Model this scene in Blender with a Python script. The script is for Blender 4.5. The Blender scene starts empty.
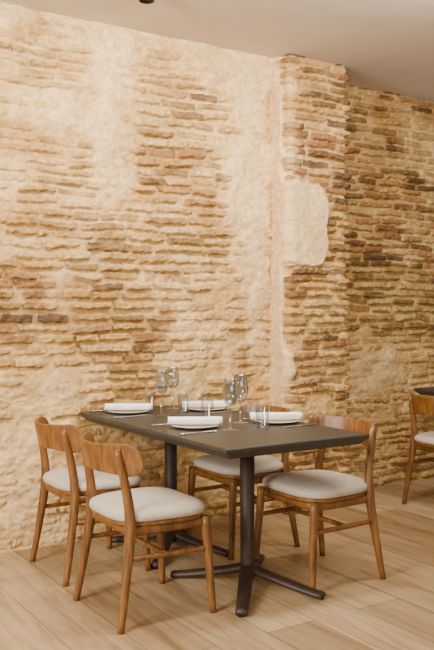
import bpy, bmesh, math, numpy as np
from mathutils import Vector, Matrix

CAM_H=1.32; YAW=math.radians(32.6)
WALL_Y=4.46; PIL_Y=4.29; WALL2_Y=4.63; CEIL=3.02
col=bpy.context.scene.collection
def s2l(c):
    return tuple(((v/255)/12.92 if v/255<=0.04045 else ((v/255+0.055)/1.055)**2.4) for v in c)

# ---------------------------------------------------------------- materials
def new_mat(name):
    m=bpy.data.materials.new(name); m.use_nodes=True
    nt=m.node_tree; b=nt.nodes['Principled BSDF']
    return m,nt,b
def N(nt,t,**k):
    n=nt.nodes.new(t)
    for a,v in k.items():
        setattr(n,a,v)
    return n
def ramp(nt,stops):
    r=N(nt,'ShaderNodeValToRGB')
    el=r.color_ramp.elements
    el[0].position=stops[0][0]; el[0].color=(*s2l(stops[0][1]),1)
    el[1].position=stops[-1][0]; el[1].color=(*s2l(stops[-1][1]),1)
    for p,c in stops[1:-1]:
        e=el.new(p); e.color=(*s2l(c),1)
    return r
def simple(name,c,rough=.5,metal=0,bump=0,bscale=200,var=0.0):
    m,nt,b=new_mat(name)
    b.inputs['Roughness'].default_value=rough; b.inputs['Metallic'].default_value=metal
    tc=N(nt,'ShaderNodeTexCoord'); no=N(nt,'ShaderNodeTexNoise'); no.inputs['Scale'].default_value=bscale
    nt.links.new(tc.outputs['Object'],no.inputs['Vector'])
    lo=tuple(max(0,v*(1-var)) for v in c); hi=tuple(min(255,v*(1+var)) for v in c)
    r=ramp(nt,[(.3,lo),(.7,hi)]); nt.links.new(no.outputs['Fac'],r.inputs['Fac'])
    nt.links.new(r.outputs['Color'],b.inputs['Base Color'])
    if bump:
        bp=N(nt,'ShaderNodeBump'); bp.inputs['Strength'].default_value=bump; bp.inputs['Distance'].default_value=.002
        nt.links.new(no.outputs['Fac'],bp.inputs['Height']); nt.links.new(bp.outputs['Normal'],b.inputs['Normal'])
    return m
def wood_mat(name,stops,rough=.42,scale=(30,30,4)):
    m,nt,b=new_mat(name)
    tc=N(nt,'ShaderNodeTexCoord'); mp=N(nt,'ShaderNodeMapping'); mp.inputs['Scale'].default_value=scale
    no=N(nt,'ShaderNodeTexNoise'); no.inputs['Scale'].default_value=1.6; no.inputs['Detail'].default_value=6; no.inputs['Distortion'].default_value=.6
    nt.links.new(tc.outputs['Object'],mp.inputs['Vector']); nt.links.new(mp.outputs['Vector'],no.inputs['Vector'])
    r=ramp(nt,stops); nt.links.new(no.outputs['Fac'],r.inputs['Fac']); nt.links.new(r.outputs['Color'],b.inputs['Base Color'])
    b.inputs['Roughness'].default_value=rough
    return m
M_wood=wood_mat('chair_wood',[(.25,(74,45,17)),(.5,(116,75,32)),(.75,(146,98,46))],.42)
M_fabric=simple('seat_fabric',(184,173,159),.95,0,1.0,220,.15)
M_top=simple('table_top_dark',(50,48,43),.48,0,.15,40,.10)
M_metal=simple('table_base_metal',(62,48,40),.5,.2,.1,60,.05)
M_ceramic=simple('grey_white_ceramic',(190,184,172),.25)
M_linen=simple('linen_napkin',(254,250,243),.9,0,.4,300,.01)
M_steel=simple('cutlery_steel',(215,213,208),.22,1)
M_black=simple('black_lamp',(20,19,18),.5)
# thin clear glass
m,nt,b=new_mat('clear_glass'); M_glass=m
nt.nodes.remove(b)
tr=N(nt,'ShaderNodeBsdfTransparent'); tr.inputs['Color'].default_value=(.86,.875,.875,1)
gl=N(nt,'ShaderNodeBsdfGlossy'); gl.inputs['Roughness'].default_value=.05
lw=N(nt,'ShaderNodeLayerWeight'); lw.inputs['Blend'].default_value=.5
pw=N(nt,'ShaderNodeMath',operation='POWER'); pw.inputs[1].default_value=2.0
mu=N(nt,'ShaderNodeMath',operation='MULTIPLY_ADD'); mu.inputs[1].default_value=.84; mu.inputs[2].default_value=.14
mx=N(nt,'ShaderNodeMixShader')
nt.links.new(lw.outputs['Facing'],pw.inputs[0]); nt.links.new(pw.outputs[0],mu.inputs[0])
nt.links.new(mu.outputs[0],mx.inputs[0]); nt.links.new(tr.outputs[0],mx.inputs[1]); nt.links.new(gl.outputs[0],mx.inputs[2])
nt.links.new(mx.outputs[0],nt.nodes['Material Output'].inputs['Surface'])
# wall
M_wall,nt,b=new_mat('old_brick_wall')
at=N(nt,'ShaderNodeAttribute'); at.attribute_name='Col'
tc=N(nt,'ShaderNodeTexCoord'); no=N(nt,'ShaderNodeTexNoise'); no.inputs['Scale'].default_value=50; no.inputs['Detail'].default_value=7; no.inputs['Roughness'].default_value=.7
nt.links.new(tc.outputs['Object'],no.inputs['Vector'])
r=ramp(nt,[(.32,(184,173,153)),(.58,(255,255,255))]); nt.links.new(no.outputs['Fac'],r.inputs['Fac'])
mm=N(nt,'ShaderNodeMix',data_type='RGBA',blend_type='MULTIPLY'); mm.inputs[0].default_value=.6
nt.links.new(at.outputs['Color'],mm.inputs[6]); nt.links.new(r.outputs['Color'],mm.inputs[7]); nt.links.new(mm.outputs[2],b.inputs['Base Color'])
bp=N(nt,'ShaderNodeBump'); bp.inputs['Strength'].default_value=.6; bp.inputs['Distance'].default_value=.005
nt.links.new(no.outputs['Fac'],bp.inputs['Height']); nt.links.new(bp.outputs['Normal'],b.inputs['Normal'])
b.inputs['Roughness'].default_value=.95; b.inputs['Specular IOR Level'].default_value=.15
M_ceil=simple('ceiling_paint',(216,208,199),.9,0,.1,8,.012)
# floor planks
M_floor,nt,b=new_mat('oak_planks')
tc=N(nt,'ShaderNodeTexCoord'); mp=N(nt,'ShaderNodeMapping'); mp.inputs['Rotation'].default_value=(0,0,math.radians(90))
nt.links.new(tc.outputs['Object'],mp.inputs['Vector'])
bk=N(nt,'ShaderNodeTexBrick'); bk.offset=.37; bk.inputs['Scale'].default_value=1
bk.inputs['Brick Width'].default_value=2.0; bk.inputs['Row Height'].default_value=.25; bk.inputs['Mortar Size'].default_value=.002; bk.inputs['Mortar Smooth'].default_value=.2
bk.inputs['Color1'].default_value=(*s2l((148,121,88)),1); bk.inputs['Color2'].default_value=(*s2l((194,168,130)),1)
bk.inputs['Mortar'].default_value=(*s2l((84,66,46)),1)
nt.links.new(mp.outputs['Vector'],bk.inputs['Vector'])
mp2=N(nt,'ShaderNodeMapping'); mp2.inputs['Scale'].default_value=(9,.9,1); nt.links.new(tc.outputs['Object'],mp2.inputs['Vector'])
no=N(nt,'ShaderNodeTexNoise'); no.inputs['Scale'].default_value=1.5; no.inputs['Detail'].default_value=9; no.inputs['Distortion'].default_value=1.3; no.inputs['Roughness'].default_value=.65
nt.links.new(mp2.outputs['Vector'],no.inputs['Vector'])
r=ramp(nt,[(.3,(180,167,149)),(.58,(255,255,255))]); nt.links.new(no.outputs['Fac'],r.inputs['Fac'])
mm=N(nt,'ShaderNodeMix',data_type='RGBA',blend_type='MULTIPLY'); mm.inputs[0].default_value=.85
nt.links.new(bk.outputs['Color'],mm.inputs[6]); nt.links.new(r.outputs['Color'],mm.inputs[7]); nt.links.new(mm.outputs[2],b.inputs['Base Color'])
b.inputs['Roughness'].default_value=.4
bp=N(nt,'ShaderNodeBump'); bp.inputs['Strength'].default_value=.2; bp.inputs['Distance'].default_value=.002
nt.links.new(no.outputs['Fac'],bp.inputs['Height']); nt.links.new(bp.outputs['Normal'],b.inputs['Normal'])

# ---------------------------------------------------------------- mesh helpers
def mesh_obj(name,verts,faces,mat,parent=None,smooth=True):
    me=bpy.data.meshes.new(name); me.from_pydata(verts,[],faces); me.update()
    if smooth: me.polygons.foreach_set('use_smooth',[True]*len(me.polygons))
    me.materials.append(mat)
    o=bpy.data.objects.new(name,me); col.objects.link(o)
    if parent: o.parent=parent
    return o
def box(name,x0,x1,y0,y1,z0,z1,mat,parent=None,bevel=0):
    v=[(x,y,z) for x in (x0,x1) for y in (y0,y1) for z in (z0,z1)]
    f=[(0,1,3,2),(4,6,7,5),(0,4,5,1),(2,3,7,6),(0,2,6,4),(1,5,7,3)]
    o=mesh_obj(name,v,f,mat,parent,False)
    if bevel:
        md=o.modifiers.new('b','BEVEL'); md.width=bevel; md.segments=3
    return o
def catmull(P,n=6):
    P=[Vector(p) for p in P]; Q=[P[0]*2-P[1]]+P+[P[-1]*2-P[-2]]; out=[]
    for i in range(1,len(Q)-2):
        for k in range(n):
            t=k/n; a,b_,c,d=Q[i-1],Q[i],Q[i+1],Q[i+2]
            out.append(.5*((2*b_)+(c-a)*t+(2*a-5*b_+4*c-d)*t*t+(3*b_-a-3*c+d)*t**3))
    out.append(P[-1]); return out
def sweep(name,P,R,mat,parent=None,segs=14,n=6,flat=(1,1),up=(0,1,0)):
    C=catmull(P,n); m=len(C)
    rr=np.interp(np.linspace(0,len(P)-1,m),range(len(P)),R)
    V=[];F=[]
    for i,c in enumerate(C):
        t=(C[min(i+1,m-1)]-C[max(i-1,0)]).normalized()
        u=Vector(up); s=t.cross(u)
        if s.length<1e-3: s=t.cross(Vector((1,0,0)))
        s.normalize(); w=s.cross(t).normalized()
        for k in range(segs):
            a=2*math.pi*k/segs
            V.append(c+(s*math.cos(a)*flat[0]+w*math.sin(a)*flat[1])*rr[i])
    for i in range(m-1):
        for k in range(segs):
            k2=(k+1)%segs
            F.append((i*segs+k,i*segs+k2,(i+1)*segs+k2,(i+1)*segs+k))
    F.append(tuple(range(segs))[::-1]); F.append(tuple((m-1)*segs+k for k in range(segs)))
    return mesh_obj(name,V,F,mat,parent)
def lathe(name,prof,mat,loc,segs=40,parent=None):
    V=[];F=[]
    for r_,z in prof:
        for k in range(segs):
            a=2*math.pi*k/segs; V.append((r_*math.cos(a),r_*math.sin(a),z))
    for i in range(len(prof)-1):
        for k in range(segs):
            k2=(k+1)%segs
            F.append((i*segs+k,i*segs+k2,(i+1)*segs+k2,(i+1)*segs+k))
    o=mesh_obj(name,V,F,mat,parent)
    o.location=loc
    return o
def empty(name,loc,rz=0):
    e=bpy.data.objects.new(name,None); col.objects.link(e); e.location=loc; e.rotation_euler=(0,0,rz); e.empty_display_size=.1
    return e

# ---------------------------------------------------------------- noise
rng=np.random.default_rng(7)
T=rng.random((256,256))
def vn(x,y,s=0):
    x=x+s*17.3; y=y+s*9.7
    xi=np.floor(x).astype(int); yi=np.floor(y).astype(int); fx=x-xi; fy=y-yi
    fx=fx*fx*(3-2*fx); fy=fy*fy*(3-2*fy)
    a=T[xi%256,yi%256]; b_=T[(xi+1)%256,yi%256]; c=T[xi%256,(yi+1)%256]; d=T[(xi+1)%256,(yi+1)%256]
    return (a*(1-fx)+b_*fx)*(1-fy)+(c*(1-fx)+d*fx)*fy
def fbm(x,y,s=0,o=4):
    r=0;a=.5;t=0
    for i in range(o):
        r=r+a*(vn(x*2**i,y*2**i,s+i*3)-.5); t+=a; a*=.55
    return r/t*2
def ss(a,b_,x):
    t=np.clip((x-a)/(b_-a),0,1); return t*t*(3-2*t)
def Hh(i,j,k):
    return T[(i*31+k*57+j*3)%256,(j*17+i*7+k*91)%256]
def blob(S,Z,x,z,rx,rz,p=2):
    q=(np.abs((S-x)/rx)**p+np.abs((Z-z)/rz)**p)
    return 1-ss(.3,1.7,q)

def brick_sheet(name,path,blobs,base_cover,red_fn,ds,x_of_s,ch=.066,dz=.005,z1=CEIL,seed=0,washk=1.,hardness=1.,lump=1.,tone=1.):
    """height-field masonry: bricks, recessed mortar and plaster smeared over them"""
    pts=[Vector(p) for p in path]
    xs=[];nr=[];s0=0;ssv=[]
    for i in range(len(pts)-1):
        a,b_=pts[i],pts[i+1]; L=(b_-a).length; d=(b_-a)/L; n=Vector((d.y,-d.x))
        tl=[];t=0
        while t<L-1e-6:
            tl.append(t); t+= ds((a+d*t).x) if callable(ds) else ds
        for k,t in enumerate(tl):
            nn=(nr_last+n).normalized()*1.2 if (k==0 and i>0) else n
            p=a+d*t; xs.append((p.x,p.y)); nr.append((nn.x,nn.y)); ssv.append(s0+t)
        nr_last=n; s0+=L
    xs.append((pts[-1].x,pts[-1].y)); nr.append((nr_last.x,nr_last.y)); ssv.append(s0)
    xs=np.array(xs); nr=np.array(nr); s=np.array(ssv)+x_of_s
    z=np.arange(0,z1+dz,dz); z[-1]=z1
    S,Z=np.meshgrid(s,z)
    cov=base_cover+0*S
    wx=S+.15*fbm(S*3.5,Z*3.5,11)*hardness; wz=Z+.15*fbm(S*3.5,Z*3.5,12)*hardness
    for bb in blobs:
        (x,zz,rx,rz,a)=bb[:5]; cov=cov+a*blob(wx,wz,x,zz,rx,rz,bb[5] if len(bb)>5 else 2)
    cov=cov+.6*fbm(S*2.2,Z*3.6,seed+1,5)+.38*fbm(S*9,Z*13,seed+15,3)
    red=red_fn(wx,wz)+.35*fbm(S*1.7,Z*2.5,seed+2)
    zw=Z+.022*fbm(S*1.1,Z*.8,seed+3)+.010*fbm(S*6,Z*5,seed+4,2)+.035*(vn(S*.15,Z*5.,seed+17)-.5)
    row=np.floor(zw/ch).astype(int); fv=zw/ch-row
    L=.20+.07*Hh(row,row*0,3+seed)
    u=(S+.016*fbm(S*5,Z*3,seed+5,2))/L+Hh(row,row*0+5,9)*7
    u=u+.7*(vn(u*1.0,row*3.37,seed+8)-.5)
    cl=np.floor(u).astype(int); fu=u-cl
    h1=Hh(row,cl,1);h2=Hh(row,cl,2);h3=Hh(row,cl,4);h4=Hh(row,cl,6)
    hh=ch*(.265+.14*h1)
    dv=hh-np.abs((fv-.5)*ch+(h2-.5)*.012+(fu-.5)*(h3-.5)*.022)
    du=(.5-np.abs(fu-.5))*L-.006-.009*h4
    d=-np.log(np.exp(-dv*420)+np.exp(-du*420))/420
    d=d+.010*fbm(S*28,Z*34,seed+6,4)
    prof=ss(-.001,.0045,d)
    bh=prof*(.018+.023*h4)+.007*fbm(S*45,Z*55,seed+7,3)*prof
    bh=np.where(h3>.92,bh*.3,bh)
    c=np.clip(cov,-.6,1.4)
    mh=.000+.006*fbm(S*20,Z*26,seed+9,3)+np.where(c>0,c*.036,c*.006)
    e=bh-mh
    m=ss(-.002,.0020,e)*ss(.0,.003,d+.001)
    hgt=np.where(e>0,bh,mh)+lump*(.012*fbm(S*2.2,Z*2.2,seed+10,3)+.010*fbm(S*9,Z*12,seed+13,4)*(.5+np.clip(1-c,0,1)*.5))
    def C(c_): return np.array(s2l(c_))
    ye=[C((202,162,98)),C((180,142,84)),C((217,182,122)),C((153,118,72))]
    re=[C((150,104,66)),C((119,84,57)),C((172,127,84)),C((95,71,53))]
    iy=np.floor(h2*3.999).astype(int); A=np.array(ye)[iy]; B=np.array(re)[iy]
    k=ss(.25,.75,red+.7*(h1-.5))[...,None]
    bc=A*(1-k)+B*k
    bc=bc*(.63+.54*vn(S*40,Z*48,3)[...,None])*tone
    p1=C((240,205,146));p2=C((208,166,106));p3=C((244,210,156))
    q=ss(-.5,.5,fbm(S*3.5,Z*4.5,21,5))[...,None]; q2=ss(.45,1.2,c)[...,None]
    mc=(p2*(1-q)+p1*q)*(1-q2)+p3*q2*(.84+.16*q)
    mc=mc*(.80+.25*vn(S*34,Z*34,5)[...,None])
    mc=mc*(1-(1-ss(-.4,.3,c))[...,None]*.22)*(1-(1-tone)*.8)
    wash=np.clip((.06+.55*ss(-.25,.55,c+.45*fbm(S*9,Z*12,31,3)))*washk,0,.85)[...,None]
    bc=bc*(1-wash)+mc*wash
    m_=m[...,None]
    colr=bc*m_+mc*(1-m_)
    nz,ns=S.shape
    co=np.empty((nz,ns,3)); co[...,0]=xs[:,0]+nr[:,0]*hgt; co[...,1]=xs[:,1]+nr[:,1]*hgt; co[...,2]=Z
    me=bpy.data.meshes.new(name)
    me.vertices.add(nz*ns); me.vertices.foreach_set('co',co.ravel().astype(np.float32))
    idx=np.arange(nz*ns).reshape(nz,ns)
    q_=np.stack([idx[:-1,:-1],idx[:-1,1:],idx[1:,1:],idx[1:,:-1]],-1).reshape(-1,4)
    nf=len(q_)
    me.loops.add(nf*4); me.loops.foreach_set('vertex_index',q_.ravel().astype(np.int32))
    me.polygons.add(nf); me.polygons.foreach_set('loop_start',np.arange(0,nf*4,4,dtype=np.int32))
    me.polygons.foreach_set('loop_total',np.full(nf,4,dtype=np.int32))
    me.polygons.foreach_set('use_smooth',np.ones(nf,dtype=bool))
    me.update(calc_edges=True)
    ca=me.color_attributes.new('Col','FLOAT_COLOR','POINT')
    buf=np.ones((nz*ns,4),dtype=np.float32); buf[:,:3]=colr.reshape(-1,3); ca.data.foreach_set('color',buf.ravel())
    me.materials.append(M_wall); me.validate()
    o=bpy.data.objects.new(name,me); col.objects.link(o); return o

# main wall:  (x, z, rx, rz, amount)  + = plaster, - = bare brick
B1=[(2.2,3.05,1.6,.24,1.0),(2.14,2.65,.15,.65,1.0),(1.90,2.5,.24,.28,.55),(3.12,2.3,.17,1.2,.8),(3.2,1.3,.12,.8,.6),(2.93,1.7,.13,.75,.35),
    (2.52,2.35,.34,.62,-.4),(1.72,2.83,.26,.14,-.5),(1.7,2.05,.5,.35,-.1),(1.5,1.4,.3,.25,-.4),(2.12,1.3,.32,.26,-.5),
    (2.7,1.0,.3,.35,.6),(1.9,.1,1.8,.5,.5),(1.45,.6,.4,.5,.5),(1.95,.95,.22,.2,.5),(2.5,1.75,.6,.2,-.25),(1.75,2.48,.35,.12,.4),(1.35,2.4,.22,.9,.4),(1.75,1.6,.14,.25,.4),(2.35,1.65,.1,.35,.35)]
red1=lambda x,z: .0+.5*blob(x,z,1.45,1.42,.35,.28)+.5*blob(x,z,2.12,1.28,.35,.28)+.2*blob(x,z,2.6,2.3,.3,.6)
brick_sheet('wall_back',[(-1.5,WALL_Y),(3.31,WALL_Y)],B1,.10,red1,lambda x:.005 if x>1.1 else .03,-1.5,ch=.060,seed=0,washk=1.0)
B2=[(0.05,1.9,.13,1.2,1.5,4),(0.05,.8,.13,.8,1.5,4),(.31,1.89,.18,.28,2.2,4),(.22,2.6,.06,.4,.6),(.24,1.1,.08,.5,.4),(.4,.4,.4,.45,.4)]
brick_sheet('brick_pilaster',[(3.31,WALL_Y+.02),(3.31,PIL_Y),(3.785,PIL_Y),(3.785,WALL2_Y+.03)],B2,-.12,lambda x,z:.34+.2*ss(1.2,1.8,z),.005,0.,ch=.056,seed=20,washk=.9,hardness=.35,lump=.2,tone=1.0)
B3=[(3.98,1.2,.12,.4,.6),(4.6,.4,1.2,.6,.6),(4.35,1.0,.3,.2,.4),(4.9,2.7,.3,.2,.5),(4.0,2.9,.2,.15,.3),(4.7,2.2,.1,.3,.45)]
brick_sheet('wall_alcove',[(3.77,WALL2_Y),(7.0,WALL2_Y)],B3,-.1,lambda x,z:.15+.35*ss(1.0,1.9,z),lambda x:.005 if x<5.4 else .03,3.77,ch=.057,seed=40,washk=.85,tone=.87)  # tone darkens the masonry colours: painted shade that sets the recess behind the pilaster

box('floor',-3.5,7.2,-2.5,4.75,-.1,0,M_floor)
box('ceiling',-3.5,7.2,-2.5,4.75,CEIL,CEIL+.1,M_ceil)
box('wall_right',7.0,7.15,-2.5,4.7,0,CEIL,M_ceil)

# ---------------------------------------------------------------- table
def table(x0,x1,y0,y1,name='dining_table'):
    cx=(x0+x1)/2; L=(y1-y0)/2
    e=empty(name,(cx,(y0+y1)/2,0))
    for i in range(2):
        ya=-L+i*L+ (0.001 if i else 0); yb=ya+L-.002
        hx=(x1-x0)/2; a=.016; b_=.05; ins=.035; zt=.75
        V=[]
        for (ix,z) in ((0.004,zt),(0,zt-.004),(0,zt-a),(ins,zt-b_)):
            iy0=ix if (i==0 ) else min(ix,.003); iy1=ix if i==1 else min(ix,.003)
            V+=[(-hx+ix,ya+iy0,z),(hx-ix,ya+iy0,z),(hx-ix,yb-iy1,z),(-hx+ix,yb-iy1,z)]
        F=[(0,1,2,3),(15,14,13,12)]
        for k in range(3):
            for j in range(4):
                F.append((k*4+j,k*4+4+j,k*4+4+(j+1)%4,k*4+(j+1)%4))
        mesh_obj('top_%d'%(i+1),V,F,M_top,e,False)
        yc=(-L+.43) if i==0 else (L-.36)
        lathe('column_%d'%(i+1),[(0,.70),(.036,.70),(.034,.06),(.036,.03),(0,.03)],M_metal,(0,yc,0),24,e)
        box('plate_%d'%(i+1),-.2,.2,yc-.2,yc+.2,.692,.70,M_metal,e,.003)
        for j,(dx,dy) in enumerate([(-.27,.27),(.27,.27),(.16,-.38),(-.28,-.36)]):
            if i==1: dy=dy*.93
            P=[(0,yc,.085),(dx*.25,yc+dy*.25,.062),(dx*.7,yc+dy*.7,.032),(dx,yc+dy,.018)]
            sweep('foot_%d_%d'%(i+1,j+1),P,[.036,.035,.031,.028],M_metal,e,12,6,flat=(1,.6),up=(0,0,1))
    return e
table(1.88,2.685,2.865,4.415)
table(4.62,5.37,2.9,4.45)

# ---------------------------------------------------------------- chair (front = +x)
def seat_outline(sc,z,n=56):
    out=[]
    for k in range(n):
        a=2*math.pi*k/n; c,s=math.cos(a),math.sin(a)
        u=math.copysign(abs(c)**(2/3.6),c); v=math.copysign(abs(s)**(2/3.6),s)
        w=.236+.016*u
        out.append(((u*.225)*sc+.01,(v*w)*sc,z))
    return out
def stack(name,layers,mat,parent):
    V=[];n=56
    for sc,z in layers: V+=seat_outline(sc,z,n)
    F=[]
    for i in range(len(layers)-1):
        for k in range(n):
            F.append((i*n+k,i*n+(k+1)%n,(i+1)*n+(k+1)%n,(i+1)*n+k))
    F.append(tuple(range(n))[::-1]); F.append(tuple((len(layers)-1)*n+k for k in range(n)))
    return mesh_obj(name,V,F,mat,parent)
def chair(x,y,rz):
    e=empty('dining_chair',(x,y,0),rz)
    for sgn in (-1,1):
        t='left' if sgn>0 else 'right'
        sweep('front_leg_'+t,[(.225,sgn*.232,0),(.212,sgn*.222,.2),(.198,sgn*.212,.425)],[.015,.0185,.022],M_wood,e)
        sweep('rear_leg_'+t,[(-.225,sgn*.232,0),(-.19,sgn*.215,.22),(-.165,sgn*.2,.42),(-.175,sgn*.188,.56),(-.216,sgn*.178,.75)],[.015,.0195,.0245,.0205,.0155],M_wood,e)
        sweep('side_stretcher_'+t,[(.207,sgn*.218,.285),(0,sgn*.216,.287),(-.183,sgn*.209,.29)],[.011,.0125,.011],M_wood,e)
        sweep('seat_rail_'+t,[(.2,sgn*.208,.4),(0,sgn*.206,.4),(-.165,sgn*.2,.4)],[.02,.02,.02],M_wood,e,12,6,flat=(.6,1),up=(0,0,1))
    sweep('cross_stretcher',[(0,-.214,.287),(0,0,.287),(0,.214,.287)],[.011,.0125,.011],M_wood,e,up=(0,0,1))
    for nm,u,w in (('front',.195,.205),('rear',-.165,.195)):
        sweep('seat_rail_'+nm,[(u,-w,.4),(u,0,.4),(u,w,.4)],[.02]*3,M_wood,e,12,4,flat=(.6,1),up=(0,0,1))
    stack('seat_frame',[(.90,.412),(.95,.42),(.965,.43),(.95,.437)],M_wood,e)
    stack('seat_cushion',[(.93,.437),(.975,.441),(1.0,.452),(.995,.466),(.96,.477),(.88,.485),(.7,.492),(.4,.496),(.1,.497)],M_fabric,e)
    nt_=40; ns=10; V=[];F=[]
    for i in range(nt_+1):
        t=-math.cos(math.pi*i/nt_)
        v=.245*t; at_=abs(t)
        hh=.058+.016*at_**2
        t0=.76
        if at_>t0: hh*=math.sqrt(max(0,1-((at_-t0)/(1-t0))**2))+.02
        u=-.262+.135*t*t
        zc=.706-.004*t*t
        for j in range(ns+1):
            s_=-1+2*j/ns; z=zc+s_*hh
            V.append((u-(z-.70)*.22,v,z))
    for i in range(nt_):
        for j in range(ns):
            a=i*(ns+1)+j; F.append((a,a+ns+1,a+ns+2,a+1))
    o=mesh_obj('backrest',V,F,M_wood,e)
    md=o.modifiers.new('s','SOLIDIFY'); md.thickness=.018; md.offset=0
    md=o.modifiers.new('b','BEVEL'); md.width=.005; md.segments=2; md.limit_method='ANGLE'; md.angle_limit=math.radians(50)
    return e
chair(1.71,3.29,0)
chair(1.745,3.965,0)
chair(2.665,3.22,math.pi)
chair(2.655,3.89,math.pi)
chair(4.37,3.85,0)

# ---------------------------------------------------------------- tableware
zt=.7502
def plate(x,y,ang):
    lathe('plate',[(0,0.001),(.07,0.001),(.075,.003),(.118,.012),(.12,.014),(.117,.0155),(.075,.008),(0,.007)],M_ceramic,(x,y,zt),48)
    V=[];F=[];n=24;m=16
    for i in range(m+1):
        t=-1+2*i/m
        for k in range(n):
            a=2*math.pi*k/n
            rr=1+.10*math.sin(3*a+1)+.04*math.sin(7*t+2*a)
            V.append((t*.135*(1+.02*math.sin(2*a)),math.cos(a)*.034*rr,.020+math.sin(a)*.0185*rr))
    for i in range(m):
        for k in range(n):
            F.append((i*n+k,i*n+(k+1)%n,(i+1)*n+(k+1)%n,(i+1)*n+k))
    F.append(tuple(range(n))[::-1]); F.append(tuple(m*n+k for k in range(n)))
    o=mesh_obj('napkin',V,F,M_linen); o.location=(x,y,zt+.0162); o.rotation_euler=(0,0,ang)
def wine(x,y):
    s=1.2
    lathe('wine_glass',[(a*s,b*s) for a,b in [(.033,.0015),(.012,.005),(.0055,.011),(.0048,.09),(.006,.098),(.018,.105),(.031,.122),(.035,.142),(.032,.175),(.027,.206),(.028,.208),(.026,.2075),(.031,.175),(.0338,.142),(.030,.124),(.017,.108),(0,.104)]],M_glass,(x,y,zt),32)
def tumbler(x,y):
    lathe('water_glass',[(0,.004),(.028,.001),(.030,.006),(.035,.108),(.036,.110),(.034,.1095)],M_glass,(x,y,zt),32)
def cutlery(kind,x,y,ang):
    e=empty(kind,(x,y,zt),ang)
    sweep('handle',[(-.1,0,.004),(-.03,0,.004),(.02,0,.004)],[.008,.006,.004],M_steel,e,10,4,flat=(1,.45),up=(0,0,1))
    if kind=='table_knife':
        sweep('blade',[(.015,0,.004),(.06,.001,.004),(.105,0,.004)],[.007,.011,.004],M_steel,e,10,4,flat=(1,.2),up=(0,0,1))
    else:
        sweep('head',[(.015,0,.004),(.04,0,.004),(.06,0,.005)],[.004,.011,.011],M_steel,e,10,4,flat=(1,.25),up=(0,0,1))
        for k in (-1.5,-.5,.5,1.5):
            sweep('tine_%d'%int(k*2+4),[(.058,k*.0055,.005),(.08,k*.0055,.005),(.1,k*.0052,.007)],[.0018,.0016,.001],M_steel,e,8,3)
A=math.radians(-29)
plate(2.10,4.22,A); plate(2.11,3.50,A-.03); plate(2.56,3.43,A); plate(2.54,4.10,A)
for x,y in ((2.205,4.02),(2.41,4.26),(2.20,3.32),(2.395,3.52)): wine(x,y)
for x,y in ((2.27,4.28),(2.37,4.06),(2.385,3.31),(2.33,3.74)): tumbler(x,y)
for x,y,k in ((2.02,4.04,'fork'),(2.02,3.32,'fork'),(2.57,3.25,'table_knife'),(2.57,3.94,'table_knife'),(2.05,3.66,'table_knife'),(2.05,4.375,'table_knife'),(2.57,3.60,'fork'),(2.575,4.29,'fork')):
    cutlery(k,x,y,0 if x<2.3 else math.pi)

# ceiling spotlight
e=empty('ceiling_spotlight',(2.01,3.83,CEIL))
lathe('body',[(0,0),(.042,0),(.042,-.06),(.038,-.062),(.034,-.05),(0,-.05)],M_black,(0,0,0),32,e)

# ---------------------------------------------------------------- light
w=bpy.data.worlds.new('World'); bpy.context.scene.world=w; w.use_nodes=True
w.node_tree.nodes['Background'].inputs[0].default_value=(1,.93,.84,1); w.node_tree.nodes['Background'].inputs[1].default_value=.29
def area(name,loc,target,sx,sy,p,c):
    l=bpy.data.lights.new(name,'AREA'); l.shape='RECTANGLE'; l.size=sx; l.size_y=sy; l.energy=p; l.color=c
    o=bpy.data.objects.new(name,l); col.objects.link(o); o.location=loc
    o.rotation_euler=(Vector(target)-Vector(loc)).to_track_quat('-Z','Y').to_euler()
area('window_light',(-2.6,2.0,2.25),(2.6,4.3,1.1),1.8,1.1,355,(1,.935,.835))
area('shopfront_light',(1.0,-2.0,2.0),(2.4,4.0,1.0),4,2,78,(1,.95,.88))
area('ceiling_wash_light',(2.4,2.85,2.98),(2.6,4.4,1.2),2.4,.12,108,(1,.91,.78))

cam=bpy.data.cameras.new('Camera'); co=bpy.data.objects.new('Camera',cam); col.objects.link(co)
co.location=(0,0,CAM_H); co.rotation_euler=(math.radians(90),0,-YAW)
cam.sensor_fit='AUTO'; cam.sensor_width=36; cam.lens=820/650*36; cam.shift_y=-12/650
bpy.context.scene.camera=co
